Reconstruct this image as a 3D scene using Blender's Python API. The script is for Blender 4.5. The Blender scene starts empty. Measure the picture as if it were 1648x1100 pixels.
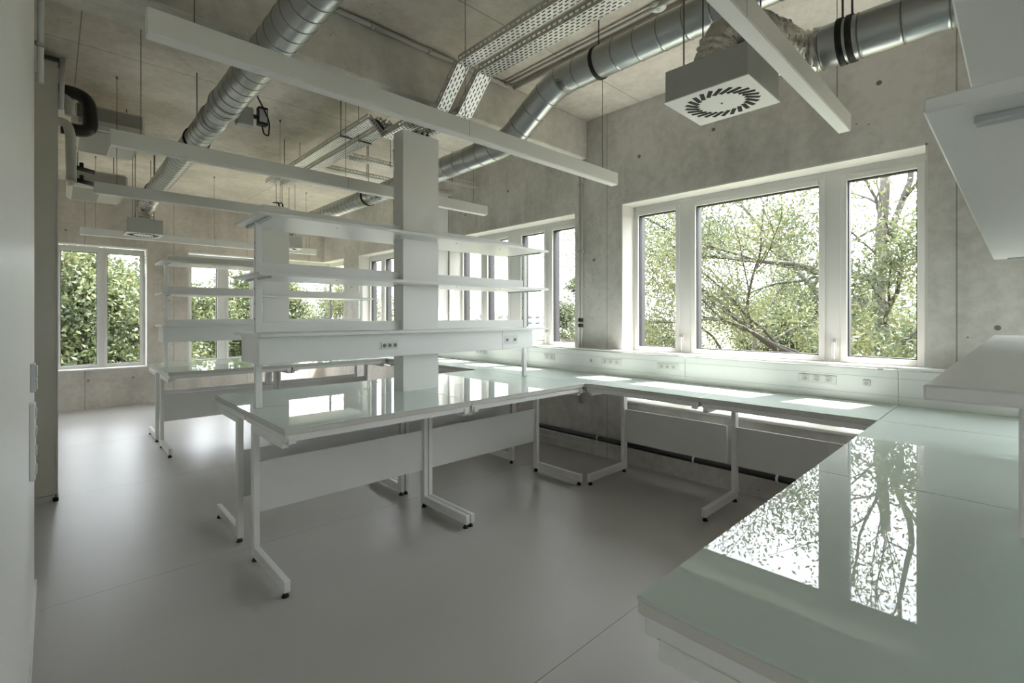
import bpy, math, random
import numpy as np
from mathutils import Vector, Matrix

random.seed(7)
rng = np.random.default_rng(11)
S = bpy.context.scene
COL = S.collection
PI = math.pi

# ------------------------------------------------------------------ camera
cam_d = bpy.data.cameras.new('camera')
cam = bpy.data.objects.new('camera', cam_d)
COL.objects.link(cam)
cam_d.sensor_width = 36.0
cam_d.lens = 778 / 1648 * 36.0
cam_d.shift_y = -(550 - 509) / 1648
cam_d.clip_start = 0.02
cam_d.clip_end = 2000
cam.location = (0, 0, 1.525)
cam.rotation_euler = (PI / 2, 0, -math.radians(43.53))
cam_d.dof.use_dof = True
cam_d.dof.focus_distance = 4.0
cam_d.dof.aperture_fstop = 8.0
S.camera = cam

# ------------------------------------------------------------------ sky, sun, exposure
W = bpy.data.worlds.new('World')
S.world = W
W.use_nodes = True
bg = W.node_tree.nodes['Background']
bg.inputs['Color'].default_value = (0.90, 0.95, 1.0, 1)
bg.inputs['Strength'].default_value = 4.1
sun_d = bpy.data.lights.new('sun', 'SUN')
sun_d.energy = 11.0
sun_d.angle = 0.012
sun_d.color = (1.0, 0.955, 0.90)
sun = bpy.data.objects.new('sun', sun_d)
COL.objects.link(sun)
sun.rotation_euler = Vector((-0.70, 0.20, -1.30)).to_track_quat('-Z', 'Y').to_euler()
sun.location = (30, -8, 40)
S.view_settings.view_transform = 'Standard'
S.view_settings.look = 'None'
S.view_settings.gamma = 1
S.view_settings.exposure = 1.42
S.view_settings.use_curve_mapping = False
try:
    S.cycles.use_denoising = True
    S.cycles.max_bounces = 12
    S.cycles.diffuse_bounces = 7
    S.cycles.transparent_max_bounces = 16
    S.cycles.sample_clamp_indirect = 8
    S.cycles.caustics_reflective = False
    S.cycles.caustics_refractive = False
except Exception:
    pass


# ------------------------------------------------------------------ materials
MATS = {}


def newmat(name):
    m = bpy.data.materials.new(name)
    m.use_nodes = True
    MATS[name] = m
    nt = m.node_tree
    return m, nt, nt.nodes['Principled BSDF']


def node(nt, kind, **kw):
    n = nt.nodes.new(kind)
    for k, v in kw.items():
        if k in n.inputs:
            n.inputs[k].default_value = v
        else:
            setattr(n, k, v)
    return n


def simple(name, col, rough=0.5, metal=0.0, var=0.06, scale=6.0, bump=0.0, bscale=80.0, ior=None, coat=0.0):
    m, nt, p = newmat(name)
    tc = node(nt, 'ShaderNodeTexCoord')
    nz = node(nt, 'ShaderNodeTexNoise', Scale=scale, Detail=4.0)
    nt.links.new(tc.outputs['Object'], nz.inputs['Vector'])
    mx = node(nt, 'ShaderNodeMix', data_type='RGBA')
    nt.links.new(nz.outputs['Fac'], mx.inputs['Factor'])
    a = [max(0, c * (1 - var)) for c in col]
    b = [min(1, c * (1 + var)) for c in col]
    mx.inputs[6].default_value = (*a, 1)
    mx.inputs[7].default_value = (*b, 1)
    nt.links.new(mx.outputs[2], p.inputs['Base Color'])
    p.inputs['Roughness'].default_value = rough
    p.inputs['Metallic'].default_value = metal
    if ior:
        p.inputs['IOR'].default_value = ior
    if name == 'glass_top':
        p.inputs['Specular IOR Level'].default_value = 0.38
    if coat:
        p.inputs['Coat Weight'].default_value = coat
        p.inputs['Coat Roughness'].default_value = 0.1
    if bump:
        n2 = node(nt, 'ShaderNodeTexNoise', Scale=bscale, Detail=5.0)
        nt.links.new(tc.outputs['Object'], n2.inputs['Vector'])
        bp = node(nt, 'ShaderNodeBump', Strength=bump, Distance=0.01)
        nt.links.new(n2.outputs['Fac'], bp.inputs['Height'])
        nt.links.new(bp.outputs['Normal'], p.inputs['Normal'])
    return m


def concrete(name, dark, light, joint_axis=None, pitch=1.25, joff=0.0, zjoint=None, streak=True):
    m, nt, p = newmat(name)
    L = nt.links
    tc = node(nt, 'ShaderNodeTexCoord')
    n1 = node(nt, 'ShaderNodeTexNoise', Scale=0.9, Detail=6.0, Roughness=0.6)
    n2 = node(nt, 'ShaderNodeTexNoise', Scale=14.0, Detail=6.0, Roughness=0.7)
    L.new(tc.outputs['Object'], n1.inputs['Vector'])
    L.new(tc.outputs['Object'], n2.inputs['Vector'])
    mp = node(nt, 'ShaderNodeMapping')
    mp.inputs['Scale'].default_value = (6, 6, 0.6) if streak else (1.4, 3, 1.0)
    L.new(tc.outputs['Object'], mp.inputs['Vector'])
    n3 = node(nt, 'ShaderNodeTexNoise', Scale=1.0, Detail=5.0)
    L.new(mp.outputs['Vector'], n3.inputs['Vector'])
    a1 = node(nt, 'ShaderNodeMath', operation='MULTIPLY_ADD')
    a1.inputs[1].default_value = 0.42
    L.new(n2.outputs['Fac'], a1.inputs[0])
    L.new(n1.outputs['Fac'], a1.inputs[2])
    a2 = node(nt, 'ShaderNodeMath', operation='MULTIPLY_ADD')
    a2.inputs[1].default_value = 0.24 if streak else 0.12
    L.new(n3.outputs['Fac'], a2.inputs[0])
    L.new(a1.outputs[0], a2.inputs[2])
    cr = node(nt, 'ShaderNodeValToRGB')
    cr.color_ramp.elements[0].position = 0.56
    cr.color_ramp.elements[0].color = (*dark, 1)
    cr.color_ramp.elements[1].position = 0.86
    cr.color_ramp.elements[1].color = (*light, 1)
    a3 = node(nt, 'ShaderNodeMath', operation='MULTIPLY')
    a3.inputs[1].default_value = 0.88
    L.new(a2.outputs[0], a3.inputs[0])
    L.new(a3.outputs[0], cr.inputs['Fac'])
    col = cr.outputs['Color']
    # pores
    vo = node(nt, 'ShaderNodeTexVoronoi', Scale=11.0)
    L.new(tc.outputs['Object'], vo.inputs['Vector'])
    lt = node(nt, 'ShaderNodeMath', operation='LESS_THAN')
    lt.inputs[1].default_value = 0.075
    L.new(vo.outputs['Distance'], lt.inputs[0])
    n5 = node(nt, 'ShaderNodeTexNoise', Scale=1.7)
    L.new(tc.outputs['Object'], n5.inputs['Vector'])
    gt = node(nt, 'ShaderNodeMath', operation='GREATER_THAN')
    gt.inputs[1].default_value = 0.52
    L.new(n5.outputs['Fac'], gt.inputs[0])
    mu = node(nt, 'ShaderNodeMath', operation='MULTIPLY')
    L.new(lt.outputs[0], mu.inputs[0])
    L.new(gt.outputs[0], mu.inputs[1])
    marks = mu.outputs[0]

    def line(axis, pit, off, half, prev):
        sp = node(nt, 'ShaderNodeSeparateXYZ')
        L.new(tc.outputs['Object'], sp.inputs[0])
        d = node(nt, 'ShaderNodeMath', operation='MULTIPLY_ADD')
        d.inputs[1].default_value = 1.0 / pit
        d.inputs[2].default_value = off / pit
        L.new(sp.outputs[axis], d.inputs[0])
        fr = node(nt, 'ShaderNodeMath', operation='FRACT')
        L.new(d.outputs[0], fr.inputs[0])
        sb = node(nt, 'ShaderNodeMath', operation='SUBTRACT')
        sb.inputs[1].default_value = 0.5
        L.new(fr.outputs[0], sb.inputs[0])
        ab = node(nt, 'ShaderNodeMath', operation='ABSOLUTE')
        L.new(sb.outputs[0], ab.inputs[0])
        g = node(nt, 'ShaderNodeMath', operation='LESS_THAN')
        g.inputs[1].default_value = half / pit
        L.new(ab.outputs[0], g.inputs[0])
        mx = node(nt, 'ShaderNodeMath', operation='MAXIMUM')
        L.new(prev, mx.inputs[0])
        L.new(g.outputs[0], mx.inputs[1])
        return mx.outputs[0]
    if joint_axis is not None:
        for ax in joint_axis:
            marks = line(ax, pitch, joff, 0.004, marks)
    if zjoint:
        marks = line(2, 50.0, 25.0 - zjoint, 0.004, marks)
    mx = node(nt, 'ShaderNodeMix', data_type='RGBA')
    sc = node(nt, 'ShaderNodeMath', operation='MULTIPLY')
    sc.inputs[1].default_value = 0.6
    L.new(marks, sc.inputs[0])
    L.new(sc.outputs[0], mx.inputs['Factor'])
    L.new(col, mx.inputs[6])
    mx.inputs[7].default_value = (0.08, 0.078, 0.07, 1)
    L.new(mx.outputs[2], p.inputs['Base Color'])
    p.inputs['Roughness'].default_value = 0.75
    bp = node(nt, 'ShaderNodeBump', Strength=0.25, Distance=0.01)
    L.new(a2.outputs[0], bp.inputs['Height'])
    L.new(bp.outputs['Normal'], p.inputs['Normal'])
    return m


concrete('concrete_wall_x', (0.44, 0.424, 0.392), (0.73, 0.708, 0.67), (1,), 2.76, 1.09)
concrete('concrete_wall_y', (0.42, 0.39, 0.35), (0.66, 0.62, 0.565), (0,), 1.2, 0.22)
concrete('concrete_ceiling', (0.53, 0.48, 0.425), (0.85, 0.785, 0.705), (0, 1), 2.5, 1.1, streak=False)
concrete('concrete_beam', (0.44, 0.42, 0.38), (0.68, 0.655, 0.60), None)
simple('white_paint', (0.80, 0.80, 0.785), 0.42, var=0.02)
simple('wall_paint', (0.80, 0.805, 0.79), 0.38, var=0.025, scale=1.5)
simple('wall_paint_warm', (0.74, 0.72, 0.64), 0.45, var=0.03, scale=1.5)
simple('lining_paint', (0.70, 0.69, 0.655), 0.6, var=0.05, scale=4, bump=0.1)
simple('frame_white', (0.68, 0.68, 0.655), 0.35, var=0.02)
simple('gasket_black', (0.015, 0.015, 0.015), 0.6)
simple('cladding_dark', (0.045, 0.045, 0.05), 0.5, var=0.1)
simple('handle_white', (0.62, 0.62, 0.60), 0.3, var=0.02)
simple('bench_white', (0.80, 0.80, 0.785), 0.36, var=0.025, scale=3)
simple('bench_board', (0.62, 0.605, 0.56), 0.45, var=0.03, scale=5)
simple('panel_white', (0.73, 0.73, 0.715), 0.5, var=0.03, scale=8)
simple('glass_top', (0.58, 0.66, 0.62), 0.006, var=0.02, scale=0.8, ior=1.42)
simple('glass_edge', (0.30, 0.45, 0.38), 0.1, var=0.05)
simple('shelf_white', (0.80, 0.808, 0.797), 0.33, var=0.02, scale=2)
simple('rubber_black', (0.01, 0.01, 0.01), 0.6, var=0.2)
simple('socket_white', (0.70, 0.70, 0.68), 0.3, var=0.02)
simple('socket_recess', (0.16, 0.16, 0.155), 0.5, var=0.05)
simple('socket_pale', (0.44, 0.44, 0.43), 0.5, var=0.05)
simple('slot_black', (0.008, 0.008, 0.008), 0.8)
simple('galv_duct', (0.52, 0.54, 0.54), 0.30, 0.92, var=0.16, scale=5)
simple('duct_seam_shade', (0.22, 0.225, 0.225), 0.4, 0.8, var=0.1)  # darker metal for the seam ribs, shadow of the crimp painted in
simple('galv_box', (0.50, 0.505, 0.49), 0.42, 0.30, var=0.12, scale=9)
simple('galv_tray', (0.66, 0.66, 0.64), 0.42, 0.75, var=0.15, scale=12)
simple('foil', (0.62, 0.60, 0.56), 0.22, 0.95, var=0.25, scale=30, bump=0.9, bscale=38)
simple('steel_dark', (0.10, 0.105, 0.10), 0.45, 0.6, var=0.1)
simple('rod_steel', (0.16, 0.165, 0.155), 0.5, 0.5)
simple('clamp_black', (0.012, 0.012, 0.012), 0.6)
simple('conduit_grey', (0.46, 0.455, 0.43), 0.45, var=0.05)
simple('pipe_white', (0.66, 0.66, 0.63), 0.4)
simple('pipe_black', (0.012, 0.012, 0.013), 0.35)
simple('insulation_grey', (0.50, 0.49, 0.46), 0.55, var=0.12, scale=14, bump=0.25, bscale=40)
simple('unit_cream', (0.66, 0.64, 0.58), 0.5, var=0.03)
simple('unit_grille', (0.36, 0.345, 0.31), 0.7, var=0.08, scale=30)
simple('actuator_black', (0.02, 0.02, 0.022), 0.45)
simple('floor_lino', (0.445, 0.43, 0.415), 0.345, var=0.07, scale=1.6, bump=0.035, bscale=240, ior=1.33)
simple('floor_screed', (0.16, 0.155, 0.15), 0.8)
simple('plastic_grey', (0.52, 0.54, 0.55), 0.4)
simple('bark', (0.05, 0.045, 0.038), 0.85, var=0.35, scale=9, bump=0.6, bscale=25)
simple('building_blue', (0.22, 0.26, 0.32), 0.5, var=0.1)
simple('building_pale', (0.55, 0.55, 0.55), 0.6)
simple('building_glass', (0.05, 0.06, 0.08), 0.2)


def leafmat(name, c1, c2, c3):
    m, nt, p = newmat(name)
    L = nt.links
    tc = node(nt, 'ShaderNodeTexCoord')
    n1 = node(nt, 'ShaderNodeTexNoise', Scale=0.9, Detail=3.0)
    n2 = node(nt, 'ShaderNodeTexNoise', Scale=9.0, Detail=2.0)
    L.new(tc.outputs['Object'], n1.inputs['Vector'])
    L.new(tc.outputs['Object'], n2.inputs['Vector'])
    ad = node(nt, 'ShaderNodeMath', operation='MULTIPLY_ADD')
    ad.inputs[1].default_value = 0.8
    L.new(n2.outputs['Fac'], ad.inputs[0])
    L.new(n1.outputs['Fac'], ad.inputs[2])
    cr = node(nt, 'ShaderNodeValToRGB')
    e = cr.color_ramp.elements
    e[0].position = 0.72
    e[0].color = (*c1, 1)
    e[1].position = 1.0
    e[1].color = (*c2, 1)
    k = e.new(1.0)
    k.position = 0.999
    k.color = (*c3, 1)
    e[1].position = 0.88
    L.new(ad.outputs[0], cr.inputs['Fac'])
    L.new(cr.outputs['Color'], p.inputs['Base Color'])
    p.inputs['Roughness'].default_value = 0.55
    tr = node(nt, 'ShaderNodeBsdfTranslucent')
    L.new(cr.outputs['Color'], tr.inputs['Color'])
    ms = node(nt, 'ShaderNodeMixShader')
    ms.inputs['Fac'].default_value = 0.35
    L.new(p.outputs[0], ms.inputs[1])
    L.new(tr.outputs[0], ms.inputs[2])
    L.new(ms.outputs[0], nt.nodes['Material Output'].inputs['Surface'])


leafmat('leaf_ash', (0.050, 0.068, 0.034), (0.086, 0.108, 0.050), (0.15, 0.155, 0.060))
leafmat('leaf_dense', (0.030, 0.044, 0.018), (0.06, 0.08, 0.032), (0.11, 0.122, 0.048))
leafmat('leaf_dark', (0.03, 0.04, 0.028), (0.05, 0.062, 0.038), (0.07, 0.08, 0.045))
leafmat('leaf_autumn', (0.15, 0.08, 0.03), (0.22, 0.14, 0.06), (0.12, 0.13, 0.05))
# ground
m, nt, p = newmat('field')
tc = node(nt, 'ShaderNodeTexCoord')
n1 = node(nt, 'ShaderNodeTexNoise', Scale=0.06, Detail=6.0)
nt.links.new(tc.outputs['Object'], n1.inputs['Vector'])
cr = node(nt, 'ShaderNodeValToRGB')
cr.color_ramp.elements[0].position = 0.42
cr.color_ramp.elements[0].color = (0.09, 0.11, 0.045, 1)
cr.color_ramp.elements[1].position = 0.58
cr.color_ramp.elements[1].color = (0.22, 0.18, 0.13, 1)
nt.links.new(n1.outputs['Fac'], cr.inputs['Fac'])
nt.links.new(cr.outputs['Color'], p.inputs['Base Color'])
p.inputs['Roughness'].default_value = 0.9
# window glass: clear pane with a Fresnel reflection
m, nt, p = newmat('window_glass')
nt.nodes.remove(p)
t = node(nt, 'ShaderNodeBsdfTransparent')
t.inputs['Color'].default_value = (0.982, 0.986, 0.982, 1)
g = node(nt, 'ShaderNodeBsdfGlossy')
g.inputs['Roughness'].default_value = 0.01
fr = node(nt, 'ShaderNodeFresnel', IOR=1.45)
ms = node(nt, 'ShaderNodeMixShader')
ge = node(nt, 'ShaderNodeNewGeometry')
iv = node(nt, 'ShaderNodeMath', operation='SUBTRACT')
iv.inputs[0].default_value = 1.0
nt.links.new(ge.outputs['Backfacing'], iv.inputs[1])
mu = node(nt, 'ShaderNodeMath', operation='MULTIPLY')
nt.links.new(fr.outputs[0], mu.inputs[0])
nt.links.new(iv.outputs[0], mu.inputs[1])
nt.links.new(mu.outputs[0], ms.inputs['Fac'])
nt.links.new(t.outputs[0], ms.inputs[1])
nt.links.new(g.outputs[0], ms.inputs[2])
nt.links.new(ms.outputs[0], nt.nodes['Material Output'].inputs['Surface'])


# ------------------------------------------------------------------ mesh helpers
class MB:
    def __init__(s):
        s.v, s.f, s.m, s.sm = [], [], [], []

    def face(s, idx, mat=0, smooth=False):
        s.f.append(idx)
        s.m.append(mat)
        s.sm.append(smooth)

    def box(s, x0, x1, y0, y1, z0, z1, mat=0, b=0.0):
        """box, its edges chamfered by b when b > 0"""
        x0, x1 = min(x0, x1), max(x0, x1)
        y0, y1 = min(y0, y1), max(y0, y1)
        z0, z1 = min(z0, z1), max(z0, z1)
        n = len(s.v)
        if b <= 0:
            s.v += [(x, y, z) for z in (z0, z1) for y in (y0, y1) for x in (x0, x1)]
            for q in ((0, 2, 3, 1), (4, 5, 7, 6), (0, 1, 5, 4), (2, 6, 7, 3), (0, 4, 6, 2), (1, 3, 7, 5)):
                s.face([n + i for i in q], mat)
            return s
        b = min(b, (x1 - x0) * .45, (y1 - y0) * .45, (z1 - z0) * .45)
        lo, hi = (x0, y0, z0), (x1, y1, z1)
        idx = {}
        for cx in (0, 1):
            for cy in (0, 1):
                for cz in (0, 1):
                    c = (cx, cy, cz)
                    for ax in range(3):
                        p = []
                        for k in range(3):
                            e = (lo, hi)[c[k]][k]
                            p.append(e if k == ax else e + (b if c[k] == 0 else -b))
                        idx[c + (ax,)] = len(s.v)
                        s.v.append(tuple(p))
        cen = Vector(((x0 + x1) / 2, (y0 + y1) / 2, (z0 + z1) / 2))

        def add(ids):
            p = [Vector(s.v[i]) for i in ids]
            nn = (p[1] - p[0]).cross(p[2] - p[0])
            mid = sum(p, Vector()) / len(p)
            s.face(ids if nn.dot(mid - cen) > 0 else ids[::-1], mat)
        for ax in range(3):
            a1, a2 = (ax + 1) % 3, (ax + 2) % 3
            for e in (0, 1):
                ids = []
                for u, w in ((0, 0), (1, 0), (1, 1), (0, 1)):
                    c = [0, 0, 0]
                    c[ax], c[a1], c[a2] = e, u, w
                    ids.append(idx[tuple(c) + (ax,)])
                add(ids)
            for e1 in (0, 1):
                for e2 in (0, 1):
                    ids = []
                    for e, fa in ((0, a1), (1, a1), (1, a2), (0, a2)):
                        c = [0, 0, 0]
                        c[ax], c[a1], c[a2] = e, e1, e2
                        ids.append(idx[tuple(c) + (fa,)])
                    add(ids)
        for cx in (0, 1):
            for cy in (0, 1):
                for cz in (0, 1):
                    add([idx[(cx, cy, cz, k)] for k in range(3)])
        return s

    def ring_sweep(s, pts, radii, seg=16, mat=0, cap=True, smooth=True):
        """tube along pts with a radius per point"""
        P = [Vector(p) for p in pts]
        n0 = len(s.v)
        up = None
        T = []
        for i in range(len(P)):
            a = P[max(i - 1, 0)]
            c = P[min(i + 1, len(P) - 1)]
            d = c - a
            T.append(d.normalized() if d.length > 1e-9 else Vector((0, 0, 1)))
        t0 = T[0]
        up = t0.orthogonal().normalized()
        for i, p in enumerate(P):
            t = T[i]
            up = (up - t * up.dot(t))
            up = up.normalized() if up.length > 1e-6 else t.orthogonal().normalized()
            sd = t.cross(up)
            for k in range(seg):
                a = 2 * PI * k / seg
                s.v.append(tuple(p + (up * math.cos(a) + sd * math.sin(a)) * radii[i]))
        for i in range(len(P) - 1):
            for k in range(seg):
                a = n0 + i * seg + k
                b = n0 + i * seg + (k + 1) % seg
                s.face([a, b, b + seg, a + seg], mat, smooth)
        if cap:
            s.face([n0 + k for k in range(seg)][::-1], mat)
            s.face([n0 + (len(P) - 1) * seg + k for k in range(seg)], mat)
        return s

    def tube(s, pts, r, seg=12, mat=0, cap=True):
        return s.ring_sweep(pts, [r] * len(pts), seg, mat, cap)

    def cyl(s, p, r, h, seg=16, mat=0, axis=2):
        q = list(p)
        q[axis] += h
        return s.ring_sweep([p, tuple(q)], [r, r], seg, mat)

    def mesh(s, name, mats):
        me = bpy.data.meshes.new(name)
        me.from_pydata(s.v, [], s.f)
        for m in mats if isinstance(mats, (list, tuple)) else [mats]:
            me.materials.append(MATS[m])
        me.polygons.foreach_set('material_index', s.m)
        me.polygons.foreach_set('use_smooth', s.sm)
        me.update()
        return me

    def build(s, name, mats, parent=None, loc=(0, 0, 0), rot=(0, 0, 0)):
        return put(name, s.mesh(name, mats), parent, loc, rot)


def put(name, me, parent=None, loc=(0, 0, 0), rot=(0, 0, 0)):
    o = bpy.data.objects.new(name, me)
    COL.objects.link(o)
    o.parent = parent
    o.location = loc
    o.rotation_euler = rot
    return o


def tag(o, label=None, cat=None, group=None, kind=None):
    if label:
        o['label'] = label
    if cat:
        o['category'] = cat
    if group:
        o['group'] = group
    if kind:
        o['kind'] = kind
    return o


def thing(name, label, cat, loc=(0, 0, 0), rz=0.0, group=None):
    return tag(put(name, None, None, loc, (0, 0, rz)), label, cat, group)


def struct(name, mb, mat, label=None):
    o = mb.build(name, mat)
    return tag(o, label, None, None, 'structure')


def arc(pts, r=0.1, n=5):
    """polyline with its corners rounded"""
    P = [Vector(p) for p in pts]
    out = [P[0]]
    for i in range(1, len(P) - 1):
        a, b, c = P[i - 1], P[i], P[i + 1]
        d1, d2 = (a - b), (c - b)
        k = min(r, d1.length * .45, d2.length * .45)
        p1, p2 = b + d1.normalized() * k, b + d2.normalized() * k
        for j in range(n + 1):
            t = j / n
            out.append(p1 * (1 - t) ** 2 + b * 2 * t * (1 - t) + p2 * t * t)
    out.append(P[-1])
    return out


def resample(pts, step):
    P = [Vector(p) for p in pts]
    out = [P[0]]
    for a, b in zip(P, P[1:]):
        n = max(1, int(round((b - a).length / step)))
        for i in range(1, n + 1):
            out.append(a.lerp(b, i / n))
    return out


def spiral(pts, r, pitch=0.125, rib=0.0022):
    """polyline plus radii of a spiral duct with raised seams"""
    P = [Vector(p) for p in pts]
    cum = [0.0]
    for a, b in zip(P, P[1:]):
        cum.append(cum[-1] + (b - a).length)

    def at(s):
        for i in range(len(P) - 1):
            if s <= cum[i + 1] + 1e-9:
                L = cum[i + 1] - cum[i]
                return P[i].lerp(P[i + 1], 0 if L < 1e-9 else (s - cum[i]) / L)
        return P[-1]
    st = {round(c, 5): r for c in cum}
    seam = set()
    s = pitch * .6
    while s < cum[-1] - 0.02:
        for d, k in ((-.012, 0), (-.003, 0), (-.0013, rib), (.0013, rib), (.003, 0), (.012, 0)):
            st[round(s + d, 5)] = r + k
        seam.add((round(s - .003, 5), round(s + .003, 5)))
        s += pitch
    ks = sorted(st)
    lo = sorted(seam)
    fl = [any(a - 1e-6 <= k and k2 <= b + 1e-6 for a, b in lo) for k, k2 in zip(ks, ks[1:])]
    return [at(k) for k in ks], [st[k] for k in ks], fl


def crisp(st):
    """(y, r) stations with hard shoulders"""
    out = []
    for (y0, ra), (y1, rb) in zip(st, st[1:]):
        out += [(y0 + .0005, ra), (y0 + .004, ra), (y1 - .004, ra), (y1 - .0005, ra)]
    return out


def duct(parent, pts, r, pitch=.125, seg=32):
    P, R, fl = spiral(pts, r, pitch)
    mb = MB().ring_sweep(P, R, seg)
    for i, f in enumerate(fl):
        if f:
            for k in range(seg):
                mb.m[i * seg + k] = 1
    return mb.build('duct_tube', ['galv_duct', 'duct_seam_shade'], parent)


# ------------------------------------------------------------------ room shell
XW, XO = 4.30, 4.62          # right wall inside / outside
YF, YO = 10.50, 10.82        # far wall inside / outside
CZ = 3.69                    # ceiling
Z0, Z1 = 0.63, 2.70          # window openings
YB = -6.3                    # wall behind the camera
floor = tag(put('floor', None), 'pale grey linoleum floor laid in wide sheets', None, None, 'structure')
MB().box(-1.6, XO, YB - .2, YO, -0.30, -0.004).build('screed', 'floor_screed', floor)
ys = [YB, -4.90, -2.80, -0.70, 1.39, 3.50, 5.57, 7.66, 9.75, YF]
for a, b in zip(ys, ys[1:]):
    MB().box(-1.5, XW, a + .0012, b - .0012, -0.004, 0.0).build('floor_sheet', 'floor_lino', floor)
struct('ceiling', MB().box(-1.6, XO, YB - .2, YO, CZ, CZ + .3), 'concrete_ceiling', 'fair-faced concrete ceiling slab with fine joints')
struct('ceiling_beam', MB().box(-1.5, XW, 3.316, 3.70, 3.27, CZ, b=.008), 'concrete_beam', 'concrete downstand beam crossing the room')

right_open = [(-5.65, -3.22), (-2.61, -0.175), (0.435, 2.87), (3.48, 5.89), (6.43, 8.85), (9.50, YO)]
mb = MB()
mb.box(XW, XO, YB - .2, YO, -0.3, Z0)
mb.box(XW, XO, YB - .2, YO, Z1, CZ)
prev = YB - .2
for a, b in right_open:
    mb.box(XW, XO, prev, a, Z0, Z1)
    prev = b
wall_right = struct('wall_right', mb, 'concrete_wall_x', 'fair-faced concrete wall with large windows on the right')
far_open = [(-0.03, 1.20), (1.79, 3.00), (3.50, XW)]
mb = MB()
mb.box(-1.6, XW, YF, YO, -0.3, Z0)
mb.box(-1.6, XW, YF, YO, Z1, CZ)
prev = -1.6
for a, b in far_open:
    mb.box(prev, a, YF, YO, Z0, Z1)
    prev = b
wall_back = struct('wall_back', mb, 'concrete_wall_y', 'fair-faced concrete wall at the far end')
struct('wall_front', MB().box(-1.6, XW, YB - .2, YB, 0, CZ), 'wall_paint', 'white wall behind the viewer')
wall_left = struct('wall_left', MB().box(-0.20, -0.075, YB, 3.80, 0, CZ, b=.004), 'wall_paint', 'smooth white partition wall close on the left')
MB().box(-.075, -.065, YB, 3.80, 0, .05).build('baseboard', 'wall_paint', wall_left)
struct('wall_recess', MB().box(-1.6, -1.5, YB, YO, 0, CZ), 'wall_paint', 'white wall deep in the left recess')
wp = struct('wall_partition', MB().box(-1.5, 0.022, 5.48, 5.60, 0.055, 3.62), 'wall_paint_warm', 'beige partition panel standing out from the left wall')
MB().box(0.022, 0.032, 5.475, 5.605, 0.03, 3.62).build('edge_trim', 'frame_white', wp)
MB().box(-1.5, 0.015, 5.485, 5.595, 0.0, 0.05).build('plinth', 'wall_paint', wp)
MB().box(0.0, 0.035, 5.465, 5.60, 0.0, 0.03).build('plinth_foot', 'rubber_black', wp)
MB().box(-1.5, 0.04, 5.44, 5.60, 3.62, 3.645).build('top_rail', 'steel_dark', wp)
MB().box(-1.5, -0.55, 5.60, YF, 0, CZ).build('side_wall', 'wall_paint', wp)

# formwork tie holes
hole = MB().cyl((0, 0, 0), 0.016, 0.004, 12).mesh('tie_hole', 'socket_recess')
for (y, z) in [(3.22, 2.14), (3.22, 1.05), (2.66, 3.14), (1.9, 3.2), (.7, 3.2), (4.6, 3.15), (5.5, 2.98), (6.16, 2.2), (6.16, 1.4),
               (7.4, 3.15), (8.3, 3.0), (9.17, 2.1), (9.17, 1.2), (.1, 2.3), (.1, 1.45), (4.4, .45), (5.4, .45), (2.0, .45)]:
    put('tie_hole', hole, wall_right, (XW + .001, y, z), (0, -PI / 2, 0))
for (x, z) in [(.42, .47), (1.0, .47), (.15, 2.9), (1.5, 1.8), (1.5, .5), (2.3, 2.95), (3.25, 2.0), (3.25, 1.1), (3.1, 3.1)]:
    put('tie_hole', hole, wall_back, (x, YF + .001, z), (PI / 2, 0, 0))


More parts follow.
